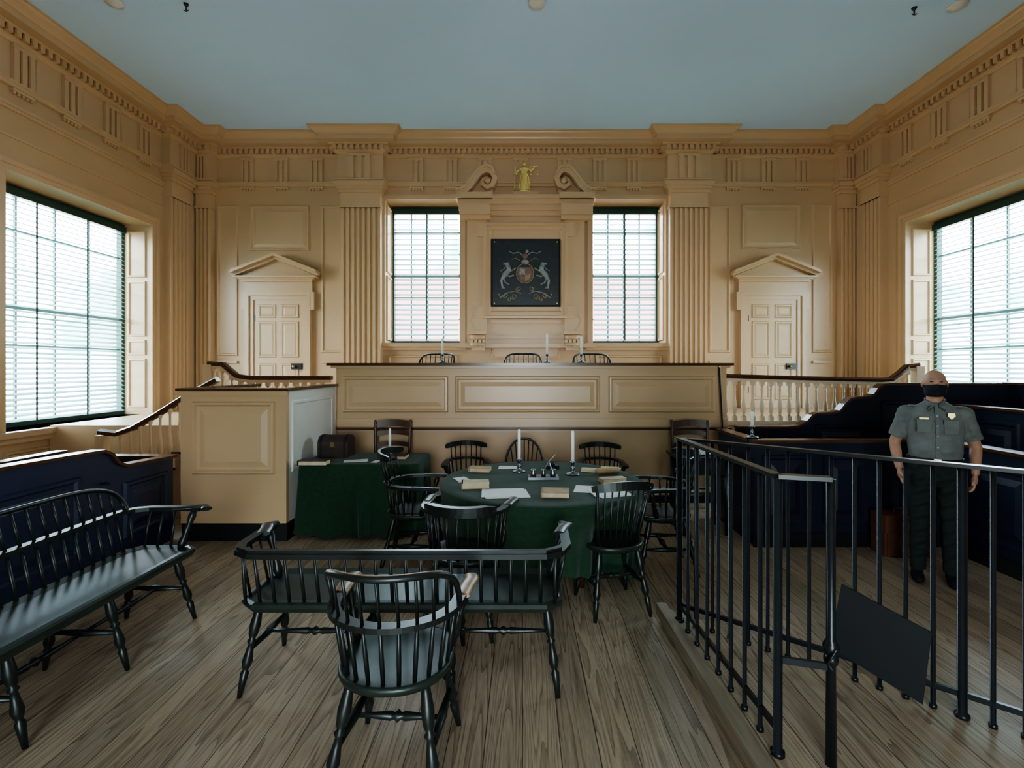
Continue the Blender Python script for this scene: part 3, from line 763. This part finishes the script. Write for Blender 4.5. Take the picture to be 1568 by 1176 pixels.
b=MB(); X,Y=ont(846,718); b.obox((X,Y,TH+.018),(.10,.07,.03),.3,NAVY); b.lathe((X,Y,TH+.03),(X,Y,TH+.06),[(0,.025),(1,.018)],NAVY,10); b.obj('sealing_wax_box')
b=MB(); X=-1.89; Y=4.98; w=.15; z=.705; poly=[(-.11,0),(.11,0),(.11,.13)]+[(.11*math.cos(math.pi*i/12),.13+.085*math.sin(math.pi*i/12)) for i in range(1,12)]+[(-.11,.13)]
b.dprism(lambda u,v,d:(X+d,Y+u,z+v),poly,-w,w,LEATHD)
for q in (-.12,.12): b.dprism(lambda u,v,d:(X+d,Y+u*1.03,z+v*1.015),poly,q-.012,q+.012,BLACK)
b.obox((X,Y-.115,z+.13),(.04,.012,.05),0,BRASS); b.obj('domed_document_box')

b=MB(); b.tube([(2.34,5.60,.01),(2.30,5.725,1.60)],.010,BLACK,8); b.ell((2.30,5.725,1.61),(.013,.013,.018),BRASS); b.obj('tipstaff')

# ---------------------------------------------------------------- prisoner's dock
b=MB(); pz=.10
poly=[(.87,3.08),(.93,.7),(3.2,.7),(2.9,1.35)]
n=4; b.add([(x,y,0) for x,y in poly]+[(x,y,pz) for x,y in poly],[(0,1,5,4),(1,2,6,5),(2,3,7,6),(3,0,4,7)],CURB)
b.add([(x,y,pz) for x,y in poly],[(0,1,2,3)],FLOOR)
b.sweep([(.875,3.10,pz-.02),(.935,.7,pz-.02)],RECT(.03,.035),CURB,smooth=False)
b.obj('floor_dock_platform')
b=MB(); A=Vector((.93,2.90)); Bp=Vector((.99,1.90)); C=Vector((1.165,1.85)); rh=1.18
E=Vector((2.55,1.55))
bar=RECT(.02,.008)
def rail(p,q,z,sec=bar): b.sweep([(p.x,p.y,z),(q.x,q.y,z)],sec,IRON,smooth=False)
rail(A,Bp,rh); rail(Bp,C,rh); rail(A,E,rh); rail(A,E,.20,RECT(.008,.012)); rail(A,Bp,.20,RECT(.008,.012))
rail(Bp,C,.47,RECT(.008,.012))
def bars(p,q,n,z0=pz,post=()):
    for i in range(n+1):
        r=p.lerp(q,i/n); R=.018 if i in post else .0100
        b.lathe((r.x,r.y,z0),(r.x,r.y,rh-.006),[(0,R*1.5),(.015,R*1.5),(.016,R),(1,R)],IRON,8)
bars(A,Bp,8,post=(0,8)); bars(A,E,22,post=(0,13,22))
b.lathe((C.x,C.y,pz),(C.x,C.y,rh),[(0,.02),(.38,.016),(.40,.028),(.42,.028),(.44,.016),(1,.016)],IRON,10)
b.ell((C.x,C.y,.5),(.026,.026,.03),IRON)
b.tube([(C.x,C.y-.03,.55),(C.x-.03,C.y-.03,.5),(C.x,C.y-.03,.46),(C.x+.03,C.y-.03,.5),(C.x,C.y-.03,.55)],.006,IRON,6)
b.obj('prisoners_dock_railing')
b=MB(); dv=(E-A).normalized(); nn=Vector((-dv.y,dv.x))*-1
def bp(t,z,o): p=A+dv*t+nn*(.022+o); return (p.x,p.y,z)
ta=((Vector((1.60,2.44))-A).length); tb=((Vector((1.82,2.26))-A).length)+.02
q=[(ta,.56),(tb+.03,.44),(tb-.0,.115),(ta-.05,.24)]
b.add([bp(t,z,0) for t,z in q]+[bp(t,z,.015) for t,z in q],[(0,1,2,3),(4,5,6,7),(0,1,5,4),(1,2,6,5),(2,3,7,6),(3,0,4,7)],BLACK)
b.obj('black_notice_board')

# ---------------------------------------------------------------- jury boxes
def panelrun(b,m,u0,u1,v0,v1,n,mat):
    w=(u1-u0)/n
    for i in range(n): b.panel(m,u0+w*i+.06,u0+w*(i+1)-.06,v0,v1,[(0,0),(.01,.02),(.03,.02),(.045,.001),(.08,.002),(.13,.016)],mat)
b=MB()
b.box(2.08,3.78,4.38,4.44,0,.93,NAVY); b.box(2.05,3.80,4.35,4.47,.93,.955,CAPW)
panelrun(b,lambda u,v,d:(u,4.38-d,v),2.08,3.7,.2,.82,3,NAVY)
b.box(2.06,3.78,4.36,4.38,0,.12,BASEB)
b.box(3.75,3.81,1.2,4.38,0,.93,NAVY); b.box(3.71,3.85,1.2,4.40,.93,.955,CAPW)
panelrun(b,lambda u,v,d:(3.75-d,u,v),1.2,4.3,.2,.82,4,NAVY)
b.box(3.73,3.75,1.2,4.36,0,.12,BASEB)
b.box(2.08,2.14,4.44,5.2,0,.93,NAVY); b.box(2.05,2.17,4.44,5.2,.93,.955,CAPW)
for X,zt,fz in ((4.45,1.2,.25),(5.15,1.42,.5)):
    b.box(X,X+.06,1.2,5.2,0,zt,NAVY); b.box(X-.04,X+.10,1.2,5.22,zt,zt+.025,CAPW)
    panelrun(b,lambda u,v,d,X=X:(X-d,u,v),1.2,5.1,fz+.3,zt-.1,5,NAVY)
    b.box(X-.36,X-.02,1.2,5.1,fz+.17,fz+.20,CAPW); b.box(X-.6,X,1.2,5.2,0,fz,NAVY)
b.box(5.2,6.05,1.2,5.2,0,.75,NAVY)
s=144; g=lambda x,y:((x-800)/s,1.6-(y-563)/s)
pts=[(1128,656),(1205,656),(1222,654),(1234,647),(1242,638),(1250,635),(1272,634),(1284,631),(1292,621),(1300,613),(1308,611),(1328,610),(1336,606),(1342,597),(1350,591),(1360,590),(1440,590),(1555,590)]
top=[g(*p) for p in pts]
b.dprism(lambda u,v,d:(u,5.25-d,v),top+[(top[-1][0],0),(top[0][0],0)],0,.05,NAVY)
b.sweep([(u,5.225,v+.012) for u,v in top],RECT(.05,.012),CAPW,smooth=False)
for i,(x0_,x1_,zt) in enumerate(((2.35,3.0,.88),(3.1,3.7,1.0),(3.8,4.5,1.25),(4.6,5.25,1.25))):
    b.panel(lambda u,v,d:(u,5.20-d,v),x0_,x1_,.3,zt,[(0,0),(.01,.02),(.03,.02),(.045,.002),(.08,.002),(.13,.016)],NAVY)
b.obj('jury_box')

NAVY_LIT=M('navy_paint_lit',(.015,.021,.055),.36,.12,3)  # same navy, lightened to carry the light on the left
b=MB()
top=[(1.0,1.0),(3.66,.945),(3.80,.94),(3.88,.90),(3.94,.82),(4.02,.785),(4.57,.76)]
mN=lambda u,v,d:(-3.29+d,u,v)
b.dprism(mN,top+[(4.57,0),(1.0,0)],-.03,.03,NAVY_LIT)
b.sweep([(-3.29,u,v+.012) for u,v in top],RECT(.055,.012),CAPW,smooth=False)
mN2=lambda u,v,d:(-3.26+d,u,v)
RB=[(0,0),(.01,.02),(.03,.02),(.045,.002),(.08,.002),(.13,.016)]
for u0,u1,vt in ((1.1,2.2,.82),(2.3,3.6,.80),(4.0,4.5,.66)): b.panel(mN2,u0,u1,.2,vt,RB,NAVY_LIT)
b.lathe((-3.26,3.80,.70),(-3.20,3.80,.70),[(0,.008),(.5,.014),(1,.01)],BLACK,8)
b.box(-4.3,-3.29,4.54,4.60,0,.76,NAVY_LIT); b.box(-4.3,-3.25,4.51,4.63,.76,.785,CAPW)
b.box(-3.75,-3.33,1.0,4.5,.42,.45,CAPW); b.box(-3.72,-3.69,1.0,4.5,0,.42,NAVY_LIT)
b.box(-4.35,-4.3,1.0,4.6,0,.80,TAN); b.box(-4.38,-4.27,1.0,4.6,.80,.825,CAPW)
b.obj('panelled_enclosure')

b=MB(); b.box(3.12,3.44,4.14,4.30,0.002,.34,LEATHD)
BR2=M('satchel_leather',(.12,.045,.022),.4,.2,8)
b.box(3.06,3.45,4.13,4.31,.20,.35,BR2); b.box(3.08,3.43,4.125,4.14,.01,.2,BR2); b.box(3.06,3.12,4.14,4.30,.002,.2,BR2)
b.tube([(3.20,4.22,.35),(3.20,4.22,.39),(3.32,4.22,.39),(3.32,4.22,.35)],.009,BR2,6); b.obox((3.25,4.12,.2),(.03,.012,.04),0,BRASS)
b.obj('leather_satchel')

def det(x,y,kind=0):
    Y=750*(CH-1.6)/(563-y); X=(x-800)*Y/750; b=MB()
    if kind==0: b.lathe((X,Y,CH),(X,Y,CH-.05),[(0,.10),(.4,.095),(.6,.06),(1,.045)],WHITE,18)
    else:
        b.lathe((X,Y,CH),(X,Y,CH-.07),[(0,.03),(.3,.02),(.5,.008),(1,.008)],DARK,10); b.tube([(X-.03,Y,CH-.07),(X,Y,CH-.085),(X+.03,Y,CH-.07)],.006,DARK,6)
    b.obj('smoke_detector' if kind==0 else 'sprinkler_head')
det(822,4); det(175,3); det(1466,8); det(285,6,1); det(1400,12,1)

# ---------------------------------------------------------------- guard
def guard(loc, rz, scale):
    root=bpy.data.objects.new('park_ranger',None); scn.collection.objects.link(root)
    root.location=loc; root.rotation_euler=(0,0,rz); root.scale=(scale,)*3
    b=MB(); K=SKIN
    sh_=lambda s:Vector((s*.182,.008,1.395)); el_=lambda s:Vector((s*.262,.050,1.125)); wr_=lambda s:Vector((s*.238,-.070,.925))
    b.rings([(0,0,.80,.12,.10),(0,0,.86,.170,.13),(0,0,.95,.180,.138),(0,-.005,1.02,.174,.143),(0,-.015,1.10,.178,.152),(0,-.010,1.20,.184,.143),(0,0,1.30,.194,.134),(0,.005,1.38,.196,.118),(0,.008,1.43,.168,.097),(0,.01,1.47,.10,.07),(0,.008,1.50,.06,.055)],K,28)
    for s in (-1,1):
        b.rings([(s*.085,0,.90,.10,.115),(s*.09,0,.80,.092,.105),(s*.095,-.005,.65,.080,.088),(s*.10,-.01,.50,.066,.072),(s*.103,.0,.36,.064,.070),(s*.106,.01,.2,.056,.060),(s*.108,.01,.09,.056,.062)],K,20)
        b.ell((s*.115,-.055,.045),(.047,.135,.045),K); b.ell((s*.11,.03,.06),(.042,.055,.06),K)
        sh=sh_(s); el=el_(s); wr=wr_(s); mid=sh.lerp(el,.74)
        b.ell(sh,(.070,.064,.06),K)
        b.tube([sh,sh.lerp(el,.35),mid],.065,K,16,[1,.99,.97])
        b.tube([sh.lerp(el,.6),el,el.lerp(wr,.35),wr],.045,K,14,[.98,.92,.9,.60])
        b.ell(wr+Vector((-s*.006,-.010,-.045)),(.022,.040,.048),K,R=Matrix.Rotation(s*.15,3,'Y'))
    b.tube([(0,.01,1.45),(0,.0,1.56)],.056,K,16)
    b.ell((0,-.002,1.652),(.076,.094,.098),K,24,16); b.ell((0,-.03,1.60),(.060,.066,.070),K,20,12); b.ell((0,-.045,1.562),(.040,.042,.034),K)
    b.ell((0,-.088,1.668),(.050,.018,.012),K)
    for s in (-1,1): b.ell((s*.079,.008,1.632),(.011,.020,.032),K)
    b.tube([(0,-.088,1.655),(0,-.110,1.615)],.012,K,8)
    o=b.obj('body_src')
    r=o.modifiers.new('r','REMESH'); r.mode='VOXEL'; r.voxel_size=.008
    sm=o.modifiers.new('s','SMOOTH'); sm.iterations=5; sm.factor=.6
    dg=bpy.context.evaluated_depsgraph_get(); me=bpy.data.meshes.new_from_object(o.evaluated_get(dg))
    bpy.data.objects.remove(o)
    me.materials.clear()
    for m in (SKIN,SHIRT,TROU,BLACK,HAIR): me.materials.append(m)
    for p in me.polygons:
        c=p.center; ax=abs(c.x); k=0
        if c.z>1.485: 
            k=0
            if c.z<1.675 and c.z>1.575 and c.y>.012 and (ax<.076 or c.y>.035): k=4
        elif ax>.200 and c.z<1.198: k=0
        elif c.z<1.04 and ax>.192 and c.z>.80: k=0
        elif c.z>1.035: k=1
        elif c.z>1.0: k=3
        elif c.z>.095: k=2
        else: k=3
        p.material_index=k; p.use_smooth=True
    # soft cloth creases on shirt and trousers
    for v in me.vertices:
        x,y,z=v.co
        if .15<z<1.40 and not (abs(x)>.2 and z<1.2):
            a=.0035*math.sin(z*58+x*22+3*math.sin(x*30))+.002*math.sin(z*120-x*45+y*30)
            if z<1.0: a*=1.2
            v.co.y+=a; v.co.x+=a*.5*(1 if x>0 else -1)
    body=bpy.data.objects.new('body',me); scn.collection.objects.link(body); body.parent=root
    b=MB()
    n=18; vs=[]
    for i in range(9):
        z=1.530+.105*i/8
        for j in range(n+1):
            a=math.radians(-88+176*j/n); rx=.069+.012*i/8; ry=.088+.026*math.exp(-((z-1.606)/.03)**2)*max(0,math.cos(a))**6
            if i==0: rx*=.65; ry*=.80
            if i==1: rx*=.92; ry*=.96
            vs.append((rx*math.sin(a),-.012-ry*math.cos(a),z-(.014*abs(math.sin(a)) if i==8 else 0)))
    b.add(vs,[(i*(n+1)+j,i*(n+1)+j+1,(i+1)*(n+1)+j+1,(i+1)*(n+1)+j) for i in range(8) for j in range(n)],MASK,True)
    b.obj('face_mask',parent=root)
    b=MB()
    for s in (-1,1):
        b.tube([(s*.072,-.03,1.620),(s*.083,.01,1.645),(s*.084,.03,1.62),(s*.072,-.02,1.57)],.0025,MASK,5)
        b.ell((s*.031,-.091,1.654),(.012,.006,.005),EYE,10,6)
        b.tube([(s*.015,-.099,1.676),(s*.032,-.100,1.680),(s*.05,-.089,1.674)],.004,HAIR,6)
        b.sweep([(s*.058,.05,1.50),(s*.066,-.01,1.492),(s*.045,-.068,1.475),(s*.018,-.090,1.455),(s*.055,-.112,1.425)],RECT(.005,.018),SHIRT,smooth=False)
        b.obox((s*.085,-.139,1.29),(.085,.014,.095),0,SHIRT,rx=-.05); b.obox((s*.085,-.143,1.335),(.09,.014,.028),0,SHIRT,rx=-.05)
        b.ell((s*.085,-.150,1.335),(.005,.004,.005),BRASS,6,4)
        b.obox((s*.13,.0,1.452),(.09,.035,.008),0,SHIRT)
        sh=sh_(s); el=el_(s)
        b.tube([sh.lerp(el,.64),sh.lerp(el,.76)],.066,SHIRT,18,[.98,1.0])
        wr=wr_(s); base=wr+Vector((-s*.010,-.010,-.078))
        for q,(fy,L) in enumerate(((-.030,.066),(-.010,.074),(.010,.068),(.028,.054))):
            p0=base+Vector((0,fy,.012)); p1=p0+Vector((-s*.004,-.006,-L*.45)); p2=p1+Vector((-s*.012,-.003,-L*.32)); p3=p2+Vector((-s*.014,0,-L*.18))
            b.tube([p0,p1,p2,p3],.0088,SKIN,8,[1,.98,.9,.65])
        p0=wr+Vector((-s*.004,-.038,-.03)); b.tube([p0,p0+Vector((-s*.014,-.026,-.020)),p0+Vector((-s*.026,-.032,-.044))],.0098,SKIN,8,[1,.95,.7])
    b.sweep([(0,-.075,1.47),(0,-.122,1.40),(0,-.150,1.25),(0,-.170,1.12),(0,-.158,1.04)],RECT(.012,.003),SHIRT,smooth=False)
    for z,y in ((1.38,-.134),(1.30,-.150),(1.22,-.162),(1.13,-.172)): b.ell((0,y,z),(.005,.004,.005),WHITE,6,4)
    b.obox((-.085,-.150,1.358),(.06,.004,.014),0,GOLD)
    b.dprism(lambda u,v,d:(.085+u,-.146-d,1.385+v),[(-.02,.022),(.02,.022),(.024,0),(0,-.028),(-.024,0)],0,.006,GOLD)
    b.obox((0,-.154,1.018),(.045,.012,.034),0,BRASS)
    b.rings([(0,-.005,1.003,.184,.152),(0,-.005,1.034,.184,.155)],BLACK,28)
    b.obj('uniform_details',parent=root)
guard((3.08,3.66,0),math.radians(-33),.905)

# ---------------------------------------------------------------- world + portals
w=bpy.data.worlds.new('daylight'); scn.world=w; w.use_nodes=True
nt=w.node_tree; n=nt.nodes; l=nt.links; bg=n['Background']
tc=n.new('ShaderNodeTexCoord'); sp=n.new('ShaderNodeSeparateXYZ'); l.new(tc.outputs['Generated'],sp.inputs[0])
cr=n.new('ShaderNodeValToRGB'); e=cr.color_ramp.elements
mr=n.new('ShaderNodeMapRange'); mr.inputs['From Min'].default_value=-.4; mr.inputs['From Max'].default_value=.6; l.new(sp.outputs['Z'],mr.inputs['Value'])
l.new(mr.outputs['Result'],cr.inputs['Fac'])
e[0].position=.1; e[0].color=(.52,.54,.52,1); e[1].position=.75; e[1].color=(.74,.90,1.06,1)
k=e.new(.42); k.color=(.80,.88,.94,1)
nz=n.new('ShaderNodeTexNoise'); nz.inputs['Scale'].default_value=9; nz.inputs['Detail'].default_value=4; l.new(tc.outputs['Generated'],nz.inputs['Vector'])
r2=n.new('ShaderNodeValToRGB'); r2.color_ramp.elements[0].position=.45; r2.color_ramp.elements[1].position=.62
r2.color_ramp.elements[0].color=(1,1,1,1); r2.color_ramp.elements[1].color=(.10,.30,.24,1)
l.new(nz.outputs['Fac'],r2.inputs['Fac'])
mx=n.new('ShaderNodeMixRGB'); mx.blend_type='MULTIPLY'; mx.inputs['Fac'].default_value=1.0
l.new(cr.outputs['Color'],mx.inputs[1]); l.new(r2.outputs['Color'],mx.inputs[2])
# brick street frontage seen low through the back windows
def mrange(src,a,c):
    q=n.new('ShaderNodeMapRange'); q.inputs['From Min'].default_value=a; q.inputs['From Max'].default_value=c; l.new(src,q.inputs['Value']); return q.outputs['Result']
mu=n.new('ShaderNodeMath'); mu.operation='MULTIPLY'; l.new(mrange(sp.outputs['Y'],.72,.80),mu.inputs[0]); l.new(mrange(sp.outputs['Z'],.24,.18),mu.inputs[1])
m2=n.new('ShaderNodeMixRGB'); l.new(mu.outputs[0],m2.inputs['Fac']); l.new(mx.outputs[0],m2.inputs[1]); m2.inputs[2].default_value=(.15,.095,.095,1)
l.new(m2.outputs[0],bg.inputs['Color'])
bg.inputs['Strength'].default_value=19.0
def portal(name,c,rot,sx,sy):
    ld=bpy.data.lights.new(name,'AREA'); ld.shape='RECTANGLE'; ld.size=sx; ld.size_y=sy; ld.cycles.is_portal=True
    o=bpy.data.objects.new(name,ld); scn.collection.objects.link(o); o.location=c; o.rotation_euler=rot
H90=math.pi/2
for (a,c,z0,z1) in SWL: portal('daylight_portal',(XL-.56,(a+c)/2,(z0+z1)/2),(0,-H90,0),z1-z0,c-a)
for (a,c,z0,z1) in SWR: portal('daylight_portal',(XR+.56,(a+c)/2,(z0+z1)/2),(0,H90,0),z1-z0,c-a)
for (a,c,z0,z1) in WB: portal('daylight_portal',((a+c)/2,D+.56,(z0+z1)/2),(-H90,0,0),c-a,z1-z0)
portal('daylight_portal',(0,YR-.41,1.45),(H90,0,0),1.8,2.9)

# ---------------------------------------------------------------- camera
cd=bpy.data.cameras.new('camera'); cam=bpy.data.objects.new('camera',cd); scn.collection.objects.link(cam)
cam.location=(0,0,1.6); cam.rotation_euler=(math.radians(90),0,0)
cd.sensor_width=36; cd.sensor_fit='HORIZONTAL'; cd.lens=36*750/1568
cd.shift_x=-16/1568; cd.shift_y=-25/1568; cd.clip_start=.05
scn.camera=cam
